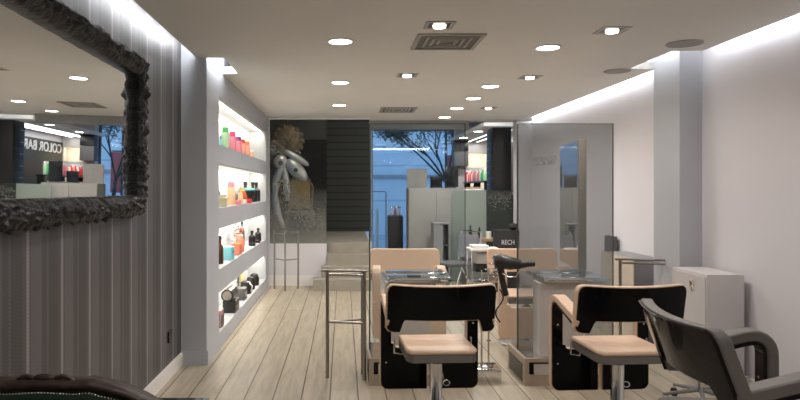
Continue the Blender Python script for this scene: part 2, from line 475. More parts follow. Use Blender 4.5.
# ---------------------------------------------------------------- ceiling fittings
dl0 = None
def downlight(x, y, label, power=8):
    global dl0
    if dl0 is None:
        t = thing('ceiling_downlight', label, 'ceiling light', (x, y, HC), 0, 'round ceiling downlights'); dl0 = t
        r = MB()
        pts = [(.085, -.001), (.105, -.001), (.108, -.005), (.1, -.009), (.086, -.009)]
        n = 32; rings = [[r.bm.verts.new((a*math.cos(2*PI*i/n), a*math.sin(2*PI*i/n), z)) for i in range(n)] for a, z in pts]
        for a, b_ in zip(rings, rings[1:]+rings[:1]):
            for i in range(n): r.bm.faces.new((a[i], a[(i+1) % n], b_[(i+1) % n], b_[i]))
        r.build('trim_ring', M['cove'], t)
        MB().cone((0, 0, -.007), (0, 0, -.001), .086, n=32).build('diffuser', M['lampwhite'], t)
    else:
        t = dup(dl0, (x, y, HC), 0, label)
    area('lamp', (0, 0, -.03), (0, 0, 0), .16, .16, power*.98, (1, .955, .92), t, 'DISK', math.radians(155))
    return t
ords = ['nearest the camera', 'in the middle', 'farthest away']
for (x, y), w in zip(((-.02, 4.85), (-.03, 6.7), (-.05, 8.5)), ords):
    downlight(x, y, 'round white recessed ceiling light %s in the left row of three' % w)
ords = ['nearest the camera', 'second from the camera', 'third from the camera', 'fourth from the camera', 'farthest away']
for (x, y), w in zip(((1.62, 5.06), (1.60, 6.95), (1.60, 7.86), (1.57, 8.82), (1.57, 9.9)), ords):
    downlight(x, y, 'round white recessed ceiling light %s in the right row of five' % w)
for x, y, w in ((0, 3.0, 'left'), (1.62, 3.0, 'right'), (0, .8, 'left behind'), (1.62, .8, 'right behind')):  # unseen ceiling lights added to brighten the near end of the room
    downlight(x, y, 'added unseen round ceiling light %s above the camera' % w, 4)
for x, y in ((2.6, 12.3), (2.6, 13.8)):
    downlight(x, y, 'round recessed ceiling light over the colour bar at the back', 5)

sp0 = None
def spot(x, y, label):
    global sp0
    if sp0 is None:
        t = thing('square_spotlight', label, 'spotlight', (x, y, HC), 0, 'square ceiling spotlights'); sp0 = t
        f = MB()
        for q in ((-.10, .10, -.10, -.075), (-.10, .10, .075, .10), (-.10, -.075, -.075, .075), (.075, .10, -.075, .075)):
            f.box(*q, -.006, -.0005)
        f.build('frame', M['vent'], t, smooth=False)
        MB().box(-.075, .075, -.075, .075, -.003, -.0005).build('housing', M['black'], t, smooth=False)
        MB().lathe([(.001, 0), (.045, 0), (.042, -.016), (.001, -.018)], (0, 0, -.003)).build('lamp_bulb', M['spotglow'], t)
    else: t = dup(sp0, (x, y, HC), 0, label)
    area('lamp', (0, 0, -.035), (0, 0, 0), .08, .08, 3.5, (1, .86, .72), t, 'DISK')
for x, y, w in ((.66, 4.38, 'beside the large vent nearest the camera'), (.63, 6.29, 'between the two ceiling vents'),
                (1.90, 4.52, 'nearest the camera on the right'), (1.87, 6.40, 'second along the right side'), (2.0, 8.8, 'farthest away on the right')):
    spot(x, y, 'small square recessed spotlight %s' % w)

def vent(x, y, sx, sy, label):
    t = thing('ceiling_vent', label, 'vent', (x, y, HC), 0, 'square ceiling air vents')
    f = MB(); w = .03
    f.box(-sx, sx, -sy, -sy+w, -.012, -.0005); f.box(-sx, sx, sy-w, sy, -.012, -.0005)
    f.box(-sx, -sx+w, -sy+w, sy-w, -.012, -.0005); f.box(sx-w, sx, -sy+w, sy-w, -.012, -.0005)
    f.build('frame', M['vent'], t, smooth=False)
    MB().box(-sx+w, sx-w, -sy+w, sy-w, -.003, -.0005).build('duct', M['ventd'], t, smooth=False)
    k = 1
    while .055*k < min(sx, sy)-.05:
        a = sx-w-.048*k; c = sy-w-.048*k
        if a < .03 or c < .03: break
        s_ = MB()
        for q in ((-a, a, -c, -c+.02), (-a, a, c-.02, c), (-a, -a+.02, -c+.02, c-.02), (a-.02, a, -c+.02, c-.02)):
            s_.box(*q, -.010, -.003)
        s_.build('louvre_ring', M['vent'], t, smooth=False); k += 1
vent(.79, 4.87, .25, .25, 'large square grey air vent nearest the camera in the ceiling')
vent(.77, 9.0, .25, .27, 'grey air vent farther back in the ceiling')
for x, y, r, w in ((2.63, 4.93, .13, 'nearer'), (2.60, 6.07, .12, 'farther')):
    t = thing('ceiling_speaker', 'round grey ceiling speaker by the right wall, the %s of two' % w, 'speaker', (x, y, HC), 0, 'round ceiling speakers')
    MB().cone((0, 0, -.006), (0, 0, -.0005), r, r, 40).build('grille', M['speaker'], t)
    MB().tube([(r*math.cos(a*PI/20), r*math.sin(a*PI/20), -.004) for a in range(40)], .004, 6, True).build('rim', M['vent'], t)

# cove light strips (LED tape lying on the ceiling edge, behind the lip)
def cove(name, x, y0, y1, side, power, label):
    t = thing(name, label, 'light strip', (x, (y0+y1)/2, HC+.07))
    L = (y1-y0)
    MB().box(-.012, .012, -L/2, L/2, 0, .012).build('led_tape', M['strip'], t, smooth=False)
    area('cove_lamp', (side*.015, 0, .05), (0, -side*math.radians(66), 0), .05, L, power, (.94, .965, 1.0), t)
cove('cove_light', 2.88, -2.5, 5.15, 1, 36, 'light strip in the ceiling gap along the near right wall')
cove('cove_light', 2.64, 5.22, 5.92, 1, 2, 'short light strip in the ceiling gap beside the grey column')
cove('cove_light', 2.88, 6.02, 10.5, 1, 24, 'light strip in the ceiling gap along the far right wall')
cove('cove_light', -1.22, -2.5, 5.44, -1, 46, 'light strip in the ceiling gap above the striped wallpaper')
cove('cove_light', -.985, 5.52, 6.2, -1, 5, 'short light strip in the ceiling gap above the display niches')
t = thing('cove_light', 'bright light strip in the ceiling gap before the colour bar', 'light strip', (1.7, 10.56, HC+.07))
MB().box(-1.2, 1.2, -.012, .012, 0, .012).build('led_tape', M['strip'], t, smooth=False)
area('cove_lamp', (0, .02, .05), (math.radians(110), 0, 0), 2.4, .05, 12, (1, .98, .95), t)

# ---------------------------------------------------------------- big ornate mirror (left)
mt = thing('wall_mirror', 'large mirror in a carved blackened silver frame on the striped wall', 'mirror', (-1.335, 2.93, 1.85))
W2, H2 = 1.33, .515        # half outer width (along Y) and half height
fw = .13
def rect_pt(u, a, bb):
    P = 2*(2*a+2*bb); s = (u % 1)*P
    if s < 2*a: return (-a+s, -bb, 0, -1)
    s -= 2*a
    if s < 2*bb: return (a, -bb+s, 1, 0)
    s -= 2*bb
    if s < 2*a: return (a-s, bb, 0, 1)
    s -= 2*a
    return (-a, bb-s, -1, 0)
fm = MB(); NU, NV = 1300, 20; rings = []
for i in range(NU):
    u = i/NU
    ring = []
    for j in range(NV):
        v = j/(NV-1)
        a = W2-fw*(1-v)*1.0; c = H2-fw*(1-v)*1.0
        # keep the corners mitred by interpolating between inner and outer rectangles
        yi, zi, ny, nz = rect_pt(u, W2-fw, H2-fw); yo, zo, _, _ = rect_pt(u, W2, H2)
        y = yi+(yo-yi)*v; z = zi+(zo-zi)*v
        h = .012+.062*math.sin(PI*min(1, max(0, v*.92+.04)))**.6
        p = Vector((y*16, z*16, 3.1+v*1.2))
        n1 = noise.noise(p*1.0); n2 = noise.noise(p*3.2); n3 = noise.noise(p*7)
        edge = math.sin(PI*v)
        dv = noise.voronoi(Vector((y*20, z*20, v*2.2)))[0]; n4 = .5-dv[0]
        h += (.014*n1+.034*n4+.006*n3)*(.3+edge)
        if v > .8:
            k = (v-.8)/.2*(.034*n4+.006*n2+.012*n1)
            y += ny*k; z += nz*k
        ring.append(fm.bm.verts.new((max(h, .006), y, z)))
    ring.append(fm.bm.verts.new((-.02, *rect_pt(u, W2-.02, H2-.02)[:2])))
    ring.append(fm.bm.verts.new((-.02, *rect_pt(u, W2-fw, H2-fw)[:2])))
    rings.append(ring)
for i in range(NU):
    a, c = rings[i], rings[(i+1) % NU]; n = len(a)
    for j in range(n): fm.bm.faces.new((a[j], a[(j+1) % n], c[(j+1) % n], c[j]))
fm.build('carved_frame', M['frame'], mt, angle=80)
MB().box(-.006, .0, -W2+fw-.02, W2-fw+.02, -H2+fw-.02, H2-fw+.02).build('mirror_glass', M['mirror'], mt, smooth=False)
mt.rotation_euler = (0, math.radians(.8), math.radians(1.0))

# ---------------------------------------------------------------- salon chairs
def back_grid(inset, y_off, lean=.2, nu=71, nv=11):
    hw = .35-inset
    G = []
    for i in range(nu):
        s = -1+2*i/(nu-1); x = hw*s
        ax = abs(x)
        zt = .912-inset-.010*(1-(ax/.35)**2)
        zb = .675+inset
        if ax > .24: zb = .675+inset-(.08)*min(1, (ax-.24)/.025)
        r = .045; d = hw-ax
        if d < r:
            q = r-math.sqrt(max(0, r*r-(r-d)**2)); zt -= q; zb += q*.55
        row = []
        for j in range(nv):
            z = zb+(zt-zb)*j/(nv-1)
            y = -.20+.06*(x/.35)**2-lean*(z-.6)+y_off
            row.append(Vector((x, y, z)))
        G.append(row)
    return G
def ribbon(path, t0, t1):
    """outline polygon (y,z) of a band that follows path between offsets t0 and t1"""
    A, B = [], []
    for i, p in enumerate(path):
        a = path[max(0, i-1)]; c = path[min(len(path)-1, i+1)]
        d = Vector((c[0]-a[0], c[1]-a[1])).normalized(); n = Vector((-d.y, d.x))
        A.append((p[0]+n.x*t0, p[1]+n.y*t0)); B.append((p[0]+n.x*t1, p[1]+n.y*t1))
    return A+B[::-1]
def arm_path(r=.085):
    P0 = Vector((-.165, .635)); P1 = Vector((.255, .755)); P2 = Vector((.255, .43))
    pts = [P0]
    d1 = (P1-P0).normalized(); a = P1-d1*r*1.2; b_ = P1+Vector((0, -1))*r
    for k in range(9):
        q = k/8; pts.append(a*(1-q)**2+P1*2*q*(1-q)+b_*q*q)
    pts.append(P2)
    return [(p.x, p.y) for p in pts]
def make_chair(label, tone, group=None, shell='shell', lift=0, lean=.2):
    t = thing('salon_chair', label, 'chair', group=group)
    up = M[tone]; sh = M[shell]
    # backrest: padded band with black shell behind it
    A = back_grid(0, .0, lean); B = back_grid(0, .05, lean)
    m = MB().sheet(A, B)
    bk = m.build('backrest', up, t, angle=60)
    bv = bk.modifiers.new('b', 'BEVEL'); bv.width = .012; bv.segments = 3; bv.limit_method = 'ANGLE'; bv.angle_limit = math.radians(50)
    A = back_grid(.007, -.014, lean); B = back_grid(.007, .001, lean)
    MB().sheet(A, B).build('back_shell', sh, bk, angle=60)
    pth = arm_path()
    for s in (-1, 1):
        xa, xb = (s*.265, s*.345) if s > 0 else (-.345, -.265)
        am = MB().prism(ribbon(pth, 0, -.001-.05+.05+.05)[:], 'X', xa, xb)
        ao = am.build('armrest', up, t, angle=50)
        bv = ao.modifiers.new('b', 'BEVEL'); bv.width = .008; bv.segments = 2; bv.limit_method = 'ANGLE'; bv.angle_limit = math.radians(60)
        MB().prism(ribbon(pth, -.016, -.001), 'X', xa+.004, xb-.004).build('armrest_lining', sh, ao, angle=50)
        # front leg strip turning in under the seat
        def outl(g):
            p = [(.345-g, .43), (.345-g, .11+g+.05)]
            for k in range(1, 6):
                q = k/5*PI/2; p.append((.345-g-.05+.05*math.cos(q), .11+g+.05-.05*math.sin(q)))
            p += [(.016+g, .11+g), (.016+g, .40-g)]
            for k in range(0, 5):
                q = k/4*PI/2; p.append((.245+g-.03*1+.03*math.sin(q), .43-g-.03*math.cos(q)))
            p += [(.265+g, .43)]
            return [(s*x, z) for x, z in p]
        fp = MB().prism(outl(0), 'Y', .255, .305).build('front_panel', up, t, angle=50)
        bv = fp.modifiers.new('b', 'BEVEL'); bv.width = .006; bv.segments = 2; bv.limit_method = 'ANGLE'; bv.angle_limit = math.radians(60)
        MB().prism(outl(.004), 'Y', .239, .254).build('panel_lining', sh, fp, angle=50)
        for z in (.30, .57):
            MB().cone((s*.305, .2355, z), (s*.305, .239, z), .006, n=10).build('screw', M['chrome'], fp)
        # chrome bracket from shell to seat
        MB().tube([(s*.262, .12, .50), (s*.262, .12, .395), (s*.20, .12, .385), (s*.20, .12, .42)], .006, 8).build('bracket', M['chrome'], t)
    # seat
    sm = MB()
    cr = .05
    P = [(-.225, -.24+cr), (-.205, -.24+.012), (-.19, -.24), (.19, -.24), (.205, -.24+.012), (.225, -.24+cr), (.225, .20), (.21, .215), (-.21, .215), (-.225, .20)]
    sm.prism(P, 'Z', .468, .50)
    se = sm.build('seat', up, t, angle=40)
    bv = se.modifiers.new('b', 'BEVEL'); bv.width = .014; bv.segments = 3; bv.limit_method = 'ANGLE'; bv.angle_limit = math.radians(50)
    MB().prism([(x*.985, y*.985) for x, y in P], 'Z', .420, .468).build('seat_rim', M['taupe'], se)
    # column and foot
    MB().lathe([(.001, .41), (.03, .41), (.03, .37), (.036, .365), (.042, .36), (.042, .05-lift), (.055, .03-lift), (.001, .03-lift)][::-1]).build('column', M['chrome'], t)
    MB().lathe([(r_, z_-lift) for r_, z_ in ((.001, 0), (.27, 0), (.27, .012), (.24, .02), (.08, .032), (.001, .034))], n=40).build('base_plate', M['steel'], t)
    pd = MB().tube([(.03, 0, .33), (.045, .02, .28), (.055, .04, .24)], .006).build('pump_lever', M['chrome'], t)
    MB().tube([(.075+.022*math.cos(a*PI/8), .03+.006*math.sin(a*PI/8), .215+.016*math.sin(a*PI/8)) for a in range(16)], .004, 6, True).build('lever_ring', M['chrome'], pd)
    return t
c1 = make_chair('tan salon chair with black shell seen from behind, left of the two in front', 'tan', 'tan and black salon chairs')
c1.location = (.615, 4.23, 0); c1.rotation_euler = (0, 0, math.radians(2.5))
dup(c1, (1.80, 4.20, 0), math.radians(3), 'tan salon chair with black shell seen from behind, right one beside the dark chair')
dup(c1, (.62, 6.28, 0), PI, 'tan salon chair facing the camera beyond the glass, left of the far pair')
dup(c1, (1.80, 6.28, 0), PI, 'tan salon chair facing the camera behind the hair dryer, right of the far pair')
c5 = make_chair('taupe salon chair with smoky glossy shell turned to the right wall, nearest the camera', 'taupe', None, 'shelld', .10, .36)
c5.location = (1.58, 2.56, .10); c5.rotation_euler = (0, 0, math.radians(-95.5))

# ---------------------------------------------------------------- styling stations
def make_station(label):
    t = thing('styling_station', label, 'styling station', group='styling stations between the facing chairs')
    # local origin: centre of platform on the floor
    p = MB()
    p.box(-.40, .40, -.25, .25, .18, .21); p.box(-.40, -.365, -.25, .25, 0, .18); p.box(.365, .40, -.25, .25, 0, .18)
    p.box(-.365, .365, -.25, -.235, 0, .085)
    p.box(-.365, .365, .235, .25, 0, .085)
    p.build('footrest', M['foot'], t, smooth=False)
    MB().box(-.404, -.4005, -.19, .19, .02, .155).build('opening_shade', M['black'], t, smooth=False)  # black plate paints the shade inside the footrest's open side
    MB().box(-.365, .365, -.20, .20, .0, .17).build('footrest_core', M['black'], t, smooth=False)
    MB().box(-.33, .33, -.253, -.2505, .085, .168).build('chrome_inset', M['silver'], t, smooth=False)
    MB().box(-.385, .385, -.24, .24, .21, .216).build('tread_plate', M['chrome'], t, smooth=False)
    g = MB().box(-.38, .38, -.006, .006, .217, 2.03).build('glass_panel', M['clear'], t, smooth=False)
    e = MB(); e.box(-.391, -.38, -.006, .006, .217, 2.03); e.box(.38, .385, -.006, .006, .217, 2.03); e.box(-.385, .385, -.006, .006, 2.03, 2.035)
    e.build('glass_edge', M['edge'], g, smooth=False)
    MB().box(-.27, .08, -.20, -.03, .217, .78).build('pedestal', M['lgrey'], t, smooth=False)
    for y0, y1 in ((-.27, -.012), (.012, .27)):
        tp = MB().box(-.25, .23, y0, y1, .795, .83, .003).build('table_top', M['table'], t)
        MB().box(-.22, .20, min(y0, y1)+.03, max(y0, y1)-.03, .78, .795).build('table_bracket', M['steel'], tp, smooth=False)
    return t
s1 = make_station('glass styling station with footrest between the left pair of chairs')
s1.location = (.60, 5.15, 0)
s2 = dup(s1, (1.79, 5.15, 0), 0, 'glass styling station with tall side mirror between the right pair of chairs')
for ch in s2.children:
    if ch.name.startswith('glass_panel'): ch.data = ch.data.copy(); ch.data.materials[0] = M['tint']
# tall mirror slab standing on the right station's table
ms = thing('standing_mirror', 'tall narrow mirror slab standing edge on behind the tinted glass', 'mirror', (1.985, 5.31, .831), math.radians(-7.5))
MB().box(-.028, .035, 0, .74, 0, 1.09, .004).build('slab', M['foot'], ms)
MB().box(-.033, -.028, .01, .73, .01, 1.08).build('mirror_face', M['mirror'], ms, smooth=False)

# things on the left station table
b_ = MB().box(.50, .60, 4.93, 5.03, .831, .845, .004).build('brush_tray', M['dgrey']); tag(b_, 'dark tray lying on the left glass station table', 'tray')

# ---------------------------------------------------------------- dryer stand
dr = thing('dryer_stand', 'chrome wire floor stand with square base between the two stations', 'stand', (1.14, 5.10, 0))
MB().box(-.10, .10, -.10, .10, 0, .10, .006).build('base_block', M['chrome'], dr)
for dx in (-.035, .02):
    MB().cone((dx, 0, .10), (dx, 0, .86), .007).build('rod', M['chrome'], dr)
wr = MB().tube([(.02+.06*math.cos(a*.55)+.002*a, .04*math.sin(a*.55), .80+.004*a) for a in range(40)], .004, 6); wr.build('wire_holder', M['chrome'], dr)
for k in range(6):
    MB().tube([(.02+.018*math.cos(a*PI/6), .018*math.sin(a*PI/6), .30+k*.08) for a in range(12)], .003, 5, True).build('wire_loop', M['chrome'], dr)
hd = thing('hair_dryer', 'black hair dryer with nozzle resting in the wire stand holder', 'hair dryer', (1.29, 5.02, .865), math.radians(-8))
hd.scale = (1.15, 1.3, 1.2)
MB().tube([(-.09, 0, .06), (-.05, 0, .065), (.02, 0, .05), (.09, 0, .045)], [.042, .05, .044, .03], 16).build('barrel', M['black'], hd)
MB().tube([(.09, 0, .045), (.13, 0, .05), (.18, 0, .052)], [.028, .022, .020], 12).build('nozzle', M['black'], hd)
MB().tube([(-.05, 0, .04), (-.035, 0, -.06), (-.01, 0, -.16)], [.026, .022, .02], 12).build('handle', M['black'], hd)
MB().tube([(-.04, -.045, -.01), (0, -.05, -.03), (.05, -.045, -.03), (.08, -.03, .02)], .005, 8).build('holder_clip', M['chrome'], hd)
cb = MB().tube([(1.23+.03*math.sin(a*.5), 5.03, .72-.02*a) for a in range(14)], .006, 8).build('dryer_cable', M['black']); tag(cb, 'black cable hanging down below the hair dryer', 'cable')

# ---------------------------------------------------------------- triangular steel rail stands
def rail_stand(label, loc, rz, w=.32, d=.16, h=.86, group='triangular steel rail stands'):
    t = thing('rail_stand', label, 'rail stand', loc, rz, group)
    P = [(-w/2, 0), (w/2, -d/2), (w/2, d/2)]
    for x, y in P: MB().cone((x, y, 0), (x, y, h), .014, n=12).build('post', M['steel'], t)
    for z in (h-.035, h*.52):
        for i in (1, 2):
            MB().cone((P[0][0], P[0][1], z), (P[i][0], P[i][1], z), .009, n=10).build('rail', M['steel'], t)
    MB().cone((-w/2-.05, -.02, h), (w/2+.02, -d/2, h), .010, n=10).build('top_rail', M['steel'], t)
    return t
rail_stand('steel rail stand left of the left glass panel', (.02, 5.12, 0), math.radians(4), .29)
rail_stand('steel rail stand before the low white wall at the back', (-.86, 9.60, 0), math.radians(90), .22, .36, .88)
rail_stand('steel rail stand behind the right front chair by the white wall', (2.70, 5.72, 0), math.radians(-10), .42, .12, .88)

# ---------------------------------------------------------------- right side cabinets
cbx = thing('storage_cabinet', 'grey lacquered low cabinet with chrome lock against the near right wall', 'cabinet', (2.84, 5.0, 0), 0, 'low grey cabinets on the right wall')
MB().box(-.14, .14, -.25, .25, 0, .87, .003).build('body', M['lilac'], cbx)
MB().box(-.148, -.141, -.24, .24, .05, .85).build('door', M['lilac'], cbx, smooth=False)
lk = MB().box(-.156, -.148, -.09, -.04, .73, .81, .003).build('lock_plate', M['chrome'], cbx)
MB().cone((-.160, -.065, .785), (-.156, -.065, .785), .010, n=12).build('lock_knob', M['steel'], lk)
cb2 = thing('storage_cabinet', 'low beige sided cabinet against the white wall behind the grey column', 'cabinet', (2.87, 6.42, 0))
MB().box(-.12, .15, -.38, .38, 0, .85, .003).build('body', M['mgrey'], cb2)
MB().box(-.13, -.121, -.38, .38, 0, .85).build('side_panel', M['beige'], cb2, smooth=False)
bd = MB().box(2.96, 3.0, 7.0, 7.25, 0, .99, .003).build('leaning_board', M['dgrey']); tag(bd, 'tall dark grey board standing on the wall right of the tinted glass', 'board')

# rolling trolley base behind the taupe chair
tl = thing('rolling_stool', 'rolling stool on castors half hidden behind the taupe chair', 'stool', (2.47, 4.42, 0))
MB().lathe([(.001, .44), (.16, .44), (.17, .46), (.17, .5), (.15, .52), (.001, .525)], n=28).build('seat', M['taupe'], tl)
MB().cone((0, 0, .10), (0, 0, .44), .02).build('column', M['chrome'], tl)
for k in range(5):
    a = k*2*PI/5+.55
    x, y = .25*math.cos(a), .25*math.sin(a)
    lg = MB().tube([(.02*math.cos(a), .02*math.sin(a), .12), (x, y, .085)], [.016, .011], 8).build('leg', M['mgrey'], tl)
    cs = MB().cone((x-.012, y, .03), (x+.012, y, .03), .03, n=18).build('castor', M['black'], lg)
    MB().cone((x, y, .05), (x, y, .088), .008, n=8).build('castor_stem', M['chrome'], lg)

# ---------------------------------------------------------------- antique armchair bottom left
ac = thing('antique_armchair', 'carved mahogany armchair with green velvet and nailheads, cut off at lower left', 'armchair', (-.765, 1.65, 0))
def crest(x):
    a = abs(x)
    z = 1.018-.06*a-1.9*max(0, a-.12)**2
    z += .005*math.exp(-((a-.12)/.02)**2)
    return z
A, B, n = [], [], 61
for i in range(n):
    x = -.32+.64*i/(n-1); zc = crest(x); dz = .026
    sc = .006*math.sin(i*.9)
    ra, rb = [], []
    for j in range(7):
        v = j/6; z = zc-dz*(1-v); bul = .012*math.sin(PI*(v*.9+.05))
        nn = noise.noise(Vector((x*40, z*40, 1)))*.003
        ra.append(Vector((x, -.02-bul+nn+.15*x*x, z))); rb.append(Vector((x, .02+bul*.6-nn+.15*x*x, z)))
    A.append(ra); B.append(rb)
fr = MB().sheet(A, B)
for s in (-1, 1):
    fr.tube([(s*.31, .01, crest(.31)-.01), (s*.315, .01, .74), (s*.30, .02, .58), (s*.30, .0, .42), (s*.31, .03, .0)], [.02, .022, .024, .026, .018], 10)
    fr.tube([(s*.31, 0, .68), (s*.38, -.25, .69), (s*.43, -.48, .66), (s*.39, -.53, .62)], [.02, .024, .028, .02], 10)
    fr.tube([(s*.40, -.45, .64), (s*.36, -.48, .52), (s*.33, -.55, .42), (s*.35, -.58, .2), (s*.31, -.56, 0)], [.02, .022, .034, .022, .016], 10)
fr.box(-.33, .33, -.58, -.54, .34, .42, .01); fr.box(-.33, .33, -.0, .03, .34, .42, .01)
for s in (-1, 1): fr.box(s*.33-.02, s*.33+.02, -.56, .02, .34, .42, .008)
# carved scroll at the crest centre
for s in (-1, 1):
    fr.tube([(s*(.02+.06*q), -.01, 1.01+.016*math.sin(q*PI)-.006*q) for q in [k/10 for k in range(11)]], [.008-.004*k/10 for k in range(11)], 8)
fr.ball((0, -.01, 1.018), .03, .014, .012)
fr.build('carved_frame', M['carved'], ac, angle=60)
A, B = [], []
for i in range(41):
    x = -.305+.61*i/40; zt = crest(x)-.024; ra, rb = [], []
    for j in range(12):
        v = j/11; z = .56+(zt-.56)*v; pf = .03*math.sin(PI*v)*math.cos(x/.305*PI/2)
        ra.append(Vector((x, -.02-pf+.15*x*x, z))); rb.append(Vector((x, .022+pf*.5+.15*x*x, z)))
    A.append(ra); B.append(rb)
MB().sheet(A, B).build('back_upholstery', M['green'], ac, angle=70)
MB().box(-.31, .31, -.54, -.0, .40, .50, .04, 4).build('seat_cushion', M['green'], ac)
for side in (-1, 1):
    nm = MB()
    for i in range(74):
        x = -.29+.58*i/73; nm.ball((x, (.030 if side > 0 else -.036)+.15*x*x, crest(x)-.029), .0026, n=8)
    o = nm.build('nailhead_trim', M['nail'], ac); o['kind'] = 'stuff'
# low glossy table behind it
lt = thing('side_table', 'low black glass side table cut off by the bottom edge', 'table', (-.90, 3.2, 0))
MB().box(-.19, .19, -.19, .19, .385, .40, .003).build('table_top', M['screen'], lt)
for sx in (-1, 1):
    for sy in (-1, 1): MB().cone((sx*.16, sy*.16, 0), (sx*.16, sy*.16, .385), .012, n=10).build('leg', M['chrome'], lt)

# ---------------------------------------------------------------- back: glass screen, sculpture, gilt chair
gp = thing('glass_screen', 'frosted glass screen with printed lace foliage on the low white wall', 'glass screen', (-.715, 10.07, .66))
MB().box(-.455, .455, -.006, .006, 0, 1.95).build('glass_pane', M['frostg'], gp, smooth=False)
MB().box(-.455, 1.16, -.012, .012, 1.95, 1.968).build('top_rail', M['cove'], gp, smooth=False)
MB().box(-.455, -.440, -.012, .012, 0, 1.95).build('side_rail', M['cove'], gp, smooth=False)
lc = MB()
for k in range(380):
    u = random.random(); x = -.36+.72*u+random.gauss(0, .07); z = 1.02-1.0*u+random.gauss(0, .13)+.12
    if abs(x) > .43 or z < .03 or z > 1.0: continue
    a = random.uniform(0, 2*PI); l = random.uniform(.012, .034)
    c = Vector((x, -.0078, z)); d1 = Vector((math.cos(a), 0, math.sin(a)))*l; d2 = Vector((-math.sin(a), 0, math.cos(a)))*l*.35
    lc.bm.faces.new([lc.bm.verts.new(c+q) for q in (-d1, d2, d1, -d2)])
    if k % 4 == 0:
        lc.tube([(x+.05*math.cos(a+q*.5)*(q/7), -.0085, z+.05*math.sin(a+q*.5)*(q/7)) for q in range(1, 8)], .002, 4)
o = lc.build('lace_print', M['lace'], gp, smooth=False); o['kind'] = 'stuff'

sc = thing('silver_sculpture', 'silver hooded salon sculpture with drooping petals behind the glass screen', 'sculpture', (-1.0, 10.75, .66))
MB().lathe([(.001, 0), (.14, 0), (.14, .02), (.03, .05), (.03, .25), (.001, .26)]).build('base', M['dgrey'], sc)
MB().tube([(0, 0, .2), (-.10, 0, .42), (-.15, 0, .75), (-.10, 0, 1.05), (-.02, 0, 1.25), (.06, 0, 1.32)], [.04, .07, .06, .075, .09, .05], 14).build('body', M['silver'], sc)
R1 = Matrix.Rotation(math.radians(48), 3, 'Y')
p1 = MB().ball((.22, 0, 1.17), .24, .11, .12, 24, R1).build('petal', M['silver'], sc)
MB().cone((.215, -.10, 1.17), (.215, -.115, 1.17), .035).build('disc', M['dgrey'], p1)
R2 = Matrix.Rotation(math.radians(32), 3, 'Y')
MB().ball((.22, .06, 1.38), .24, .09, .06, 24, R2).build('petal', M['silver'], sc)
p3 = MB().ball((-.05, -.02, 1.30), .12, .10, .13, 24).build('head', M['silver'], sc)
MB().cone((-.04, -.115, 1.29), (-.04, -.13, 1.29), .04).build('disc', M['dgrey'], p3)
R3 = Matrix.Rotation(math.radians(84), 3, 'Y')
MB().ball((.05, -.03, .95), .30, .07, .06, 24, R3).build('petal', M['silver'], sc)

gm = thing('gilt_ornament', 'aged gilt round ornament hanging above the silver sculpture', 'ornament', (-.98, 11.3, 2.36))
MB().lathe([(.001, -.03), (.22, -.03), (.26, -.01), (.26, .02), (.2, .03), (.001, .03)], n=28).build('disc', M['gold'], gm)
gm.rotation_euler = (PI/2, 0, 0)
rr = MB()
for k in range(14):
    a = k*2*PI/14; rr.ball((.25*math.cos(a), .25*math.sin(a), 0), .055, .055, .03, 10)
rr.build('scroll_rim', M['gold'], gm)
MB().tube([(0, .25, 0), (0, .59, 0)], .006).build('hook', M['gold'], gm)
gc = thing('gilt_chair', 'gilt framed antique chair on the landing behind the glass screen', 'chair', (-.78, 11.5, .66))
MB().tube([(-.2, .2, .42), (-.22, .2, .9), (-.12, .2, 1.08), (.12, .2, 1.08), (.22, .2, .9), (.2, .2, .42)], .025, 8).build('back_frame', M['gold'], gc)
MB().box(-.18, .18, .18, .21, .5, 1.04, .01).build('back_panel', solid('ochre_cloth', (.34, .24, .10), .8), gc)
MB().box(-.26, .26, -.22, .24, .38, .46, .03).build('seat', M['lace'], gc)
for sx in (-1, 1):
    for sy in (-1, 1):
        MB().tube([(sx*.23, sy*.2, .38), (sx*.26, sy*.21, .22), (sx*.21, sy*.2, .1), (sx*.24, sy*.22, 0)], [.03, .025, .018, .022], 8).build('leg', M['gold'], gc)

# ---------------------------------------------------------------- back middle: reception joinery
ct = thing('reception_cabinet', 'tall pale grey two door cabinet below the shop window', 'cabinet', (1.545, 10.75, 0))
MB().box(-.46, .46, -.15, .25, .05, 1.53, .003).build('body', M['rgrey'], ct)
MB().box(-.44, .44, -.12, .22, 0, .05).build('plinth', M['dgrey'], ct, smooth=False)
for x0, x1, hx in ((-.455, -.002, -.03), (.002, .455, .03)):
    d = MB().box(x0+.002, x1-.002, -.166, -.151, .06, 1.51, .002).build('door', M['rgrey'], ct)
MB().tube([(.27, -.168, 1.02), (.28, -.19, 1.02), (.40, -.19, 1.00), (.41, -.168, 1.00)], .008).build('handle', M['black'], ct)
lp = thing('laptop', 'open dark laptop standing on the pale cabinet', 'laptop', (1.575, 10.72, 1.531), 0)
MB().box(-.10, .10, -.10, .10, 0, .015, .003).build('keyboard_base', M['dgrey'], lp)
MB().box(-.10, .10, .085, .10, .015, .20, .003).build('screen', M['screen'], lp)
nb = thing('notice_board', 'pale notice board with grey printed lines standing on the cabinet', 'notice board', (1.26, 10.90, 1.531), 0)
MB().box(-.17, .17, -.01, .01, 0, .33).build('board', M['rgrey'], nb, smooth=False)
for k in range(6):
    MB().box(-.03, .03, -.014, -.0101, .05+k*.04, .062+k*.04).build('printed_line', M['mgrey'], nb, smooth=False)
pp = thing('flower_pedestal', 'tall black pedestal with glass vase box in front of the window', 'pedestal', (.92, 11.3, 0))
MB().box(-.13, .13, -.13, .13, 0, 1.04, .004).build('column', M['black'], pp)
MB().box(-.12, .12, -.12, .12, 1.04, 1.055).build('top', M['dgrey'], pp, smooth=False)
vz = [(-.07, 'left'), (.0, 'middle'), (.07, 'right')]
pf0 = None
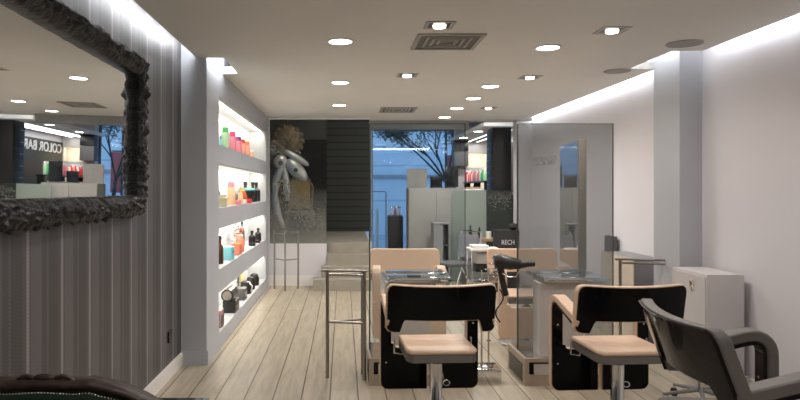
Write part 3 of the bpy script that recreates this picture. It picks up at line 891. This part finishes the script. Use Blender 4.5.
for dx, w in vz:
    t = thing('perfume_bottle', 'small round topped clear bottle on the black pedestal, %s of three' % w, 'bottle', (.92+dx, 11.28, 1.056), 0, 'small bottles on the black pedestal')
    MB().lathe([(.001, 0), (.022, 0), (.024, .08), (.012, .10), (.012, .12), (.001, .12)], n=14).build('body', solid('pink_glass', (.5, .16, .12), .2) if w == 'middle' else M['lgrey'], t)
    MB().ball((0, 0, .14), .024).build('stopper', M['chrome'], t)
du = thing('display_unit', 'grey open display unit with blue lit interior beside the pale cabinet', 'display unit', (1.55, 10.2, 0))
f = MB(); f.box(-.13, -.11, -.15, .15, 0, .98); f.box(.11, .13, -.15, .15, 0, .98); f.box(-.11, .11, -.15, .15, .96, .98); f.box(-.11, .11, .13, .15, 0, .96)
f.build('carcass', M['mgrey'], du, smooth=False)
for z in (.3, .62): MB().box(-.11, .11, -.13, .13, z, z+.015).build('shelf', M['dgrey'], du, smooth=False)
MB().box(-.125, .02, -.165, -.151, .02, .95).build('door', M['mgrey'], du, smooth=False)

# frosted green partition
fp = thing('frosted_partition', 'pale green frosted glass partition standing behind the desk', 'partition', (2.07, 10.5, 0))
MB().box(-.28, .28, -.006, .006, .02, 1.5).build('glass_pane', M['frost'], fp, smooth=False)
MB().box(-.28, .28, -.015, .015, 0, .02).build('floor_channel', M['steel'], fp, smooth=False)
fq = thing('frosted_partition', 'darker frosted partition with printed leaves beside the pale green one', 'partition', (2.565, 10.5, 0))
MB().box(-.203, .203, -.006, .006, .02, 1.5).build('glass_pane', glass('smoked_frost', (.5, .55, .52), .05, veil=.6, vcol=(.10, .12, .11)), fq, smooth=False)
MB().box(-.203, .203, -.015, .015, 0, .02).build('floor_channel', M['steel'], fq, smooth=False)
lv = MB()
for k in range(130):
    x = random.uniform(-.19, .19); z = 1.46-abs(random.gauss(0, .10))-.25*max(0, .0-x); a = random.uniform(0, 2*PI); l = random.uniform(.012, .026)
    c = Vector((x, -.0075, z)); d1 = Vector((math.cos(a), 0, math.sin(a)))*l; d2 = Vector((-math.sin(a), 0, math.cos(a)))*l*.4
    lv.bm.faces.new([lv.bm.verts.new(c+q) for q in (-d1, d2, d1, -d2)])
o = lv.build('leaf_print', M['lace'], fq, smooth=False); o['kind'] = 'stuff'

# desk and things on it
dk = thing('wooden_desk', 'slim wooden desk in front of the frosted partitions', 'desk', (2.2, 10.0, 0))
MB().box(-.32, .32, -.22, .22, .71, .75, .003).build('desktop', M['wood'], dk)
for sx in (-1, 1):
    for sy in (-1, 1): MB().box(sx*.29-.02, sx*.29+.02, sy*.19-.02, sy*.19+.02, 0, .71).build('leg', M['dgrey'], dk, smooth=False)
def bottle(name, label, loc, r, h, col, cap, kind=0, group=None, cat='bottle', key='b'):
    """kind 0 straight with wide cap, 1 pump or wine neck, 2 tapered"""
    t = thing(name, label, cat, loc, 0, group)
    if kind == 0: prof = [(.001, 0), (r, 0), (r, h*.70), (r*.85, h*.76), (.001, h*.76)]; cp = [(.001, h*.76), (r*.8, h*.76), (r*.75, h), (.001, h)]
    elif kind == 1: prof = [(.001, 0), (r, 0), (r, h*.58), (r*.38, h*.72), (r*.36, h*.84), (.001, h*.84)]; cp = [(.001, h*.84), (r*.45, h*.84), (r*.45, h), (.001, h)]
    else: prof = [(.001, 0), (r*.8, 0), (r, h*.4), (r*.55, h*.78), (.001, h*.78)]; cp = [(.001, h*.78), (r*.5, h*.78), (r*.35, h), (.001, h)]
    MB().lathe(prof, n=18).build('body', col, t); MB().lathe(cp, n=16).build('cap', cap, t)
    return t
c_white = solid('white_plastic', (.75, .73, .70)); c_brown = solid('brown_glass', (.05, .018, .008), .15); c_blk = M['black']
c_green = solid('green_plastic', (.05, .38, .12)); c_lgreen = solid('pale_green_plastic', (.40, .62, .40)); c_teal = solid('teal_plastic', (.05, .32, .34))
c_pink = solid('pink_plastic', (.72, .22, .30)); c_hot = solid('hot_pink_plastic', (.75, .04, .20)); c_purple = solid('purple_plastic', (.25, .04, .22))
c_red = solid('red_plastic', (.60, .03, .04)); c_orange = solid('orange_plastic', (.75, .20, .05)); c_salmon = solid('salmon_plastic', (.72, .32, .25))
c_blue = solid('blue_plastic', (.04, .10, .40)); c_gold = solid('gold_plastic', (.62, .42, .16), .3); c_amber = solid('amber_glass', (.55, .10, .02), .15)
c_peach = solid('peach_plastic', (.75, .45, .28)); c_lblue = solid('light_blue_card', (.22, .58, .66), .6); c_coral = solid('coral_card', (.70, .20, .12), .6)
bottle('styling_bottle', 'slim black bottle with pointed cap at the left end of the desk', (1.98, 9.95, .751), .028, .20, c_blk, c_blk, 1)
bottle('styling_bottle', 'black dropper bottle on the desk beside the white cups', (2.12, 9.95, .751), .028, .17, c_blk, c_blk, 2)
for x, w in ((2.26, 'left'), (2.40, 'right')):
    cp = MB().lathe([(.001, 0), (.038, 0), (.042, .11), (.038, .11), (.035, .01), (.001, .008)], (0, 0, 0), 20).build('white_cup', c_white, loc=(x, 9.93, .751))
    tag(cp, 'white beaker on the wooden desk, %s one of two' % w, 'cup', 'white beakers on the desk')
bx = thing('black_carton', 'black box marked RECH standing right of the wooden desk', 'box', (2.42, 9.50, 0))
MB().box(-.17, .17, -.12, .12, 0, .91, .01).build('body', M['blackm'], bx)
def text(name, s, size, mat, parent, loc, rot, ext=.004, off=0, sx=1.0):
    c = bpy.data.curves.new(name, 'FONT'); c.body = s; c.size = size; c.extrude = ext; c.align_x = 'LEFT'; c.space_character = 1.05; c.offset = off
    o = bpy.data.objects.new(name, c); COL.objects.link(o)
    dg = bpy.context.evaluated_depsgraph_get(); me = bpy.data.meshes.new_from_object(o.evaluated_get(dg))
    bpy.data.objects.remove(o); bpy.data.curves.remove(c)
    me.materials.clear(); me.materials.append(mat); me.name = name
    o = bpy.data.objects.new(name, me); COL.objects.link(o); o.parent = parent; o.location = loc; o.rotation_euler = rot; o.scale = (sx, 1, 1)
    return o
text('lettering', 'RECH', .10, M['letter'], bx, (-.10, -.124, .70), (PI/2, 0, 0), .002, 0, .75)
hat = MB().ball((0, 0, .06), .07, .07, .05).box(-.07, .03, -.12, -.02, .045, .055, .003).build('baseball_hat', M['blackm'], loc=(2.53, 9.50, .90))
tag(hat, 'small black cap lying on the black box', 'cap')

# grey office chair behind the glass
oc = thing('office_chair', 'grey mesh office chair with chrome legs beside the white trolley', 'chair', (1.56, 8.9, 0), math.radians(115))
MB().box(-.22, .22, -.20, .22, .46, .50, .015).build('seat', M['dgrey'], oc)
G1 = [[Vector((x, -.22-.10*(z-.5)+.3*x*x, z)) for z in [.55+.04*j for j in range(9)]] for x in [-.22+.04*i for i in range(12)]]
G2 = [[p+Vector((0, .02, 0)) for p in r] for r in G1]
MB().sheet(G1, G2).build('backrest', M['fabric'], oc)
MB().tube([(-.23, -.22, .45), (-.23, -.27, .92), (.23, -.27, .92), (.23, -.22, .45)], .012, 8).build('back_frame', M['chrome'], oc)
for s in (-1, 1):
    MB().tube([(s*.24, -.2, 0), (s*.22, .05, .45), (s*.24, .22, 0)], .011, 8).build('leg', M['chrome'], oc)
# white trolley
wt = thing('white_trolley', 'white topped salon trolley with wire shelf and chrome legs', 'trolley', (1.70, 7.75, 0))
MB().box(-.18, .18, -.16, .16, .77, .80, .01).build('tray_top', c_white, wt)
MB().box(-.16, .04, -.12, .08, .801, .84, .008).build('folded_towel', c_white, wt)
MB().box(-.10, .15, -.13, .13, .62, .74, .01).build('drawer', M['vent'], wt)
MB().box(-.17, .17, -.15, .15, .40, .42, .005).build('shelf', M['chrome'], wt)
MB().box(-.12, .15, -.13, .13, .52, .60, .01).build('lower_drawer', M['black'], wt)
for sx in (-1, 1):
    for sy in (-1, 1):
        lg = MB().cone((sx*.165, sy*.145, .05), (sx*.165, sy*.145, .77), .009, n=10).build('leg', M['chrome'], wt)
        MB().cone((sx*.165-.01, sy*.145, .025), (sx*.165+.01, sy*.145, .025), .025, n=14).build('castor', M['black'], lg)

# hanging black unit and dark monitor seen through the glass
hu = thing('wall_unit', 'black hanging wall unit right of the shop window', 'wall unit', (2.70, 14.6, 2.06))
MB().box(-.18, .14, -.12, .14, .32, .56, .004).build('carcass', M['black'], hu)
MB().box(-.18, .14, -.12, .14, -.02, .31, .004).build('lower_box', M['dgrey'], hu)
MB().box(-.18, -.02, -.128, -.121, .33, .55).build('door', M['black'], hu, smooth=False)
mo = thing('tall_monitor', 'dark flat panel standing on the cabinet right of the laptop', 'monitor', (1.82, 10.72, 1.531))
MB().box(-.11, .11, -.015, .015, .02, .36, .004).build('panel', M['screen'], mo)
MB().box(-.07, .07, -.05, .05, 0, .02, .003).build('stand', M['dgrey'], mo)

# ---------------------------------------------------------------- colour bar
tw = thing('shelf_tower', 'tall black tower with many thin drawers beside the colour bar', 'tower', (2.63, 10.92, 0))
MB().box(-.14, .17, -.28, .12, 0, 2.54, .004).build('body', M['black'], tw)
for k in range(12):
    d = MB().box(-.155, -.141, -.26, .10, .10+k*.2, .285+k*.2, .003).build('drawer', M['signblack'], tw)
    MB().box(-.162, -.156, -.06, .06, .19+k*.2, .20+k*.2).build('handle', M['silver'], d, smooth=False)
cs = thing('colour_bar_sign', 'black wall board with white COLOR BAR lettering at the back', 'sign', (3.318, 13.5, 1.45))
MB().box(0, .028, -1.75, 1.24, 0, .99).build('board', M['signblack'], cs, smooth=False)
text('lettering', 'COLOR BAR', .29, M['letter'], cs, (-.012, 1.15, .74), (PI/2, 0, -PI/2), .008, 0, 1.12)
wl = thing('wall_lettering', 'small raised metal COLOR BAR letters on the far right wall', 'lettering', (3.018, 10.2, 1.88))
text('letters', 'COLOR BAR', .20, M['letter'], wl, (0, 0, 0), (PI/2, 0, -PI/2), .01, 0, 1.0)
for k, x in enumerate((2.86, 3.08)):
    t = thing('bar_light', 'slim bright ceiling light bar over the colour bar, %s of two' % ('left' if k == 0 else 'right'), 'light bar', (x, 13.2, HC), 0, 'light bars over the colour bar')
    MB().box(-.03, .03, -1.5, 1.5, -.03, 0).build('housing', M['cove'], t, smooth=False)
    MB().box(-.02, .02, -1.49, 1.49, -.034, -.0305).build('tube', M['barstrip'], t, smooth=False)
    area('lamp', (0, 0, -.06), (0, 0, 0), .05, 2.9, 9, (1, .97, .92), t)
cc = thing('colour_counter', 'black counter below the colour bar sign', 'counter', (2.91, 13.5, 0))
MB().box(-.28, .42, -1.25, 1.2, 0, 1.38, .004).build('body', M['signblack'], cc)
MB().box(-.30, .42, -1.26, 1.21, 1.381, 1.41, .004).build('worktop', M['black'], cc)
rk = thing('bottle_rack', 'black raised rack on the colour bar counter', 'rack', (2.92, 13.5, 1.411))
MB().box(-.18, .0, -1.0, 1.1, .24, .27).build('shelf', M['black'], rk, smooth=False)
for y in (-.98, 0, 1.08): MB().box(-.16, -.02, y-.012, y+.012, 0, .24).build('support', M['black'], rk, smooth=False)
cols = [(c_lgreen, 'pale green'), (c_green, 'green'), (c_green, 'green'), (c_white, 'white'), (c_salmon, 'salmon'), (c_pink, 'pink'), (c_white, 'white'),
        (c_salmon, 'salmon'), (c_pink, 'pink'), (c_salmon, 'salmon'), (c_white, 'white'), (c_red, 'red'), (c_salmon, 'salmon'), (c_red, 'red'), (c_white, 'white'), (c_red, 'red'), (c_red, 'red')]
protos = {}
for k, (c, w) in enumerate(cols):
    p = (2.80, 12.62+k*.118, 1.682)
    lab = '%s bottle with white nozzle cap on the rack over the colour bar counter' % w
    if w not in protos: protos[w] = bottle('dye_bottle', lab, p, .036, .26, c, c_white, 1 if k % 2 else 0, 'dye bottles on the colour bar rack')
    else: dup(protos[w], p, 0, lab)
p0 = None
for k in range(18):
    p = (2.66, 12.44+k*.118, 1.411); lab = 'small pale bottle in the low row on the colour bar counter'
    if p0 is None: p0 = bottle('mixing_bottle', lab, p, .034, .15, c_white, c_peach, 1, 'small pale bottles on the colour bar counter')
    else: dup(p0, p, 0, lab)
for k, (x0, x1) in enumerate(Wx):
    for z0, z1 in Wz:
        area('niche_light', ((x0+x1)/2, 14.78, z1-.015), (math.radians(35), 0, 0), .36, .03, 2.2, (1, .84, .52))
nb2 = bottle('dark_vase', 'small dark vase in the lit opening at the far back', (3.05, 14.85, 1.451), .05, .2, c_blk, c_blk, 2)

# ---------------------------------------------------------------- goods in the display niches
def at(z_niche, y, x=-1.27): return (x, y, NZ[z_niche][0]+.001)
T = 3
G = 'bottles in the top display niche'
bottle('shampoo_bottle', 'teal bottle at the left end of the top niche', at(T, 6.36, -1.30), .038, .19, c_teal, c_green, 0, G)
bottle('shampoo_bottle', 'blue capped teal bottle behind the green one in the top niche', at(T, 6.74, -1.34), .034, .17, c_teal, c_blue, 0, G)
bottle('shampoo_bottle', 'pale green bottle with wide green cap in the top niche', at(T, 6.80, -1.25), .042, .235, c_lgreen, c_green, 0, G)
bottle('shampoo_bottle', 'pale bottle with hot pink cap in the top niche', at(T, 7.24, -1.25), .042, .225, c_pink, c_hot, 0, G)
bottle('shampoo_bottle', 'small pink bottle with blue cap in the top niche', at(T, 7.10, -1.34), .032, .17, c_lblue, c_blue, 0, G)
bottle('shampoo_bottle', 'pink bottle with purple cap in the top niche', at(T, 7.66, -1.25), .042, .205, c_pink, c_purple, 0, G)
bottle('shampoo_bottle', 'salmon bottle with red cap in the top niche', at(T, 8.02, -1.26), .042, .20, c_salmon, c_red, 0, G)
bottle('shampoo_bottle', 'salmon bottle with orange cap in the top niche', at(T, 8.38, -1.26), .042, .20, c_salmon, c_orange, 0, G)
bottle('shampoo_bottle', 'small peach jar at the right end of the top niche row', at(T, 8.78, -1.26), .04, .12, c_peach, c_white, 0, G)
T = 2; G = 'products in the second display niche'
bottle('serum_bottle', 'dark brown bottle at the left end of the second niche', at(T, 6.32, -1.32), .045, .20, c_brown, c_blk, 2, G)
bottle('serum_bottle', 'brown bottle with brown cap behind the cream jar in the second niche', at(T, 6.78, -1.34), .036, .25, c_brown, c_brown, 1, G)
jr = MB().lathe([(.001, 0), (.06, 0), (.062, .09), (.05, .095), (.05, .115), (.001, .115)], n=22).build('cream_jar', solid('cream_jar_glass', (.50, .48, .33)), loc=at(T, 6.52, -1.24)); tag(jr, 'squat cream coloured jar at the left of the second niche', 'jar', G)
bottle('serum_bottle', 'tall pink bottle in the second niche', at(T, 7.20, -1.26), .042, .26, c_peach, c_pink, 0, G)
bottle('serum_bottle', 'tall gold bottle beside the pink one in the second niche', at(T, 7.52, -1.30), .036, .25, c_gold, c_gold, 0, G)
bottle('serum_bottle', 'slim peach tube bottle in the second niche', at(T, 7.62, -1.22), .03, .20, c_peach, c_gold, 1, G)
bottle('serum_bottle', 'round amber orange flask in the second niche', at(T, 7.98, -1.25), .06, .20, c_amber, c_gold, 2, G)
for k, (y, c, w) in enumerate(((7.35, c_pink, 'pink'), (7.78, c_white, 'white'), (8.22, c_red, 'red'))):
    o = MB().box(-.03, .03, -.03, .03, 0, .055, .004).build('soap_box', c, loc=at(T, y, -1.20)); tag(o, 'tiny %s box at the front of the second niche' % w, 'box', G)
bs = thing('product_bowl', 'teal topped black bowl in the second niche', 'bowl', at(T, 8.55, -1.28), 0, G)
MB().lathe([(.001, 0), (.05, 0), (.06, .05), (.12, .15), (.001, .15)], n=24).build('bowl', M['black'], bs)
MB().ball((0, 0, .165), .12, .12, .035).build('lid', c_teal, bs)
q0 = None
for y, w in ((8.72, 'left'), (9.08, 'middle'), (9.45, 'right')):
    lab = 'black bottle with round shoulders at the right end of the second niche, %s of three' % w
    p = at(T, y, -1.33 if w == 'left' else -1.28)
    if q0 is None: q0 = bottle('black_bottle', lab, p, .058, .28, c_blk, c_blk, 1, G)
    else: dup(q0, p, 0, lab)
T = 1; G = 'products in the third display niche'
bottle('tall_bottle', 'tall dark wine shaped bottle at the left end of the third niche', at(T, 6.22, -1.26), .036, .34, c_brown, c_blk, 1, G)
bottle('tall_bottle', 'second tall dark bottle from the left in the third niche', at(T, 6.50, -1.25), .036, .28, c_brown, c_blk, 1, G)
o = MB().box(-.05, .05, -.09, .09, 0, .14, .006).build('gift_box', c_lblue, loc=at(T, 6.90, -1.235)); tag(o, 'light blue box at the left of the third niche', 'box', G)
MB().box(.051, .053, -.06, .06, .075, .09).build('printed_band', c_blue, o, smooth=False)
bottle('pink_bottle', 'pale pink bottle behind the light blue box in the third niche', at(T, 6.92, -1.36), .05, .24, c_peach, c_white, 0, G)
o = MB().box(-.05, .05, -.08, .08, 0, .13, .006).build('gift_box', c_coral, loc=at(T, 7.45, -1.24)); tag(o, 'coral box beside the light blue one in the third niche', 'box', G)
bottle('coral_bottle', 'coral bottle right of the coral box in the third niche', at(T, 7.78, -1.25), .05, .20, c_coral, c_salmon, 0, G)
fl = thing('flower_bouquet', 'red and white flower bouquet standing in the third niche', 'flowers', at(T, 8.0, -1.32), 0)
MB().lathe([(.001, 0), (.035, 0), (.045, .12), (.001, .12)], n=16).build('vase', c_white, fl)
for nm, mt_, cnt in (('red_blossom', c_red, 13), ('white_blossom', c_white, 10), ('pink_blossom', c_salmon, 9)):
    for k in range(cnt):
        a = random.uniform(0, 2*PI); r = random.uniform(.0, .085); z = random.uniform(.15, .33)
        m = MB(); c = Vector((r*math.cos(a)*.6, r*math.sin(a)*2.2, z))
        for q in range(5): m.ball(c+Vector((.010*math.cos(q*1.26), .010*math.sin(q*1.26), 0)), .012, .012, .010, 8)
        m.build(nm, mt_, fl)
bottle('tall_bottle', 'dark green tall bottle behind the bouquet in the third niche', at(T, 8.62, -1.36), .036, .34, solid('dark_green_glass', (.03, .07, .04)), c_blk, 1, G)
q0 = None
for y, w in ((8.78, 'left'), (9.42, 'right')):
    lab = 'small black pump bottle in the third niche, %s of two' % w; p = at(T, y, -1.25)
    if q0 is None: q0 = bottle('pump_bottle', lab, p, .046, .19, c_blk, c_blk, 1, G)
    else: dup(q0, p, 0, lab)
for y, w in ((8.60, 'left of'), (9.10, 'between')):
    o = MB().lathe([(.001, 0), (.045, 0), (.045, .035), (.001, .04)], n=18).build('small_tin', M['black'], loc=at(T, y, -1.22)); tag(o, 'low round black tin %s the pump bottles in the third niche' % w, 'tin', G)
T = 0; G = 'products in the lowest display niche'
bk = thing('gift_carton', 'pink covered box set leaning at the left end of the lowest niche', 'box', at(T, 6.32, -1.26), 0, G)
MB().box(-.07, .07, -.07, .07, 0, .17, .004).build('body', solid('dusty_pink_card', (.42, .24, .24), .6), bk); bk.name = 'gift_carton'
MB().box(.071, .075, -.06, .06, .01, .12).build('front_label', M['black'], bk, smooth=False)
o = MB().box(-.07, .07, -.14, .14, 0, .13, .006).build('product_case', M['black'], loc=at(T, 7.15, -1.25)); tag(o, 'black rectangular case in the lowest niche under the roll', 'case', G)
MB().box(.071, .073, -.07, .05, .05, .06).build('logo_line', M['silver'], o, smooth=False)
o = thing('black_roll', 'black cylindrical case lying on the rectangular case in the lowest niche', 'case', (-1.26, 7.12, NZ[0][0]+.20), 0, G)
MB().cone((0, -.16, 0), (0, .16, 0), .068, n=28).build('body', M['black'], o)
MB().cone((0, -.168, 0), (0, -.16, 0), .05, n=24).build('end_cap', M['steel'], o)
o = MB().box(-.06, .06, -.10, .10, 0, .14, .006).build('product_case', M['dgrey'], loc=at(T, 7.92, -1.26)); tag(o, 'dark grey box with silver letters beside the roll in the lowest niche', 'case', G)
MB().box(.061, .063, -.06, .06, .04, .09).build('label', M['silver'], o, smooth=False)
o = thing('black_kettle', 'black handled pot in the lowest niche', 'pot', at(T, 8.35, -1.27), 0, G)
MB().lathe([(.001, 0), (.07, 0), (.08, .06), (.06, .15), (.001, .17)], n=22).build('body', M['black'], o)
MB().tube([(.05, -.02, .14), (.09, -.03, .10), (.075, -.03, .03)], .012, 8).build('handle', M['silver'], o)
o = MB().box(-.02, .02, -.09, .09, 0, .32, .004).build('gold_panel', solid('pale_gold_card', (.45, .38, .22), .5), loc=at(T, 8.75, -1.38)); tag(o, 'upright pale gold box at the back of the lowest niche', 'box', G)
for y, w, r in ((8.72, 'left', .06), (9.08, 'right', .066)):
    o = MB().lathe([(.001, 0), (r, 0), (r*1.1, .09), (r*.7, .16), (.001, .17)], n=20).build('black_jar', M['black'], loc=at(T, y, -1.26)); tag(o, 'black rounded jar near the right end of the lowest niche, %s of two' % w, 'jar', G)

# ---------------------------------------------------------------- world and look
w = bpy.data.worlds.new('world'); S.world = w; w.use_nodes = True
bgn = w.node_tree.nodes['Background']; bgn.inputs[0].default_value = (.34, .60, 1.0, 1); bgn.inputs[1].default_value = 2.5
# added fill over the landing that brightens the sculpture behind the glass
area('landing_fill', (-.7, 10.35, 2.88), (math.radians(12), 0, 0), .3, .3, 5, (1, .9, .78))
S.view_settings.view_transform = 'Standard'; S.view_settings.look = 'None'
S.view_settings.exposure = -.3; S.view_settings.gamma = 1
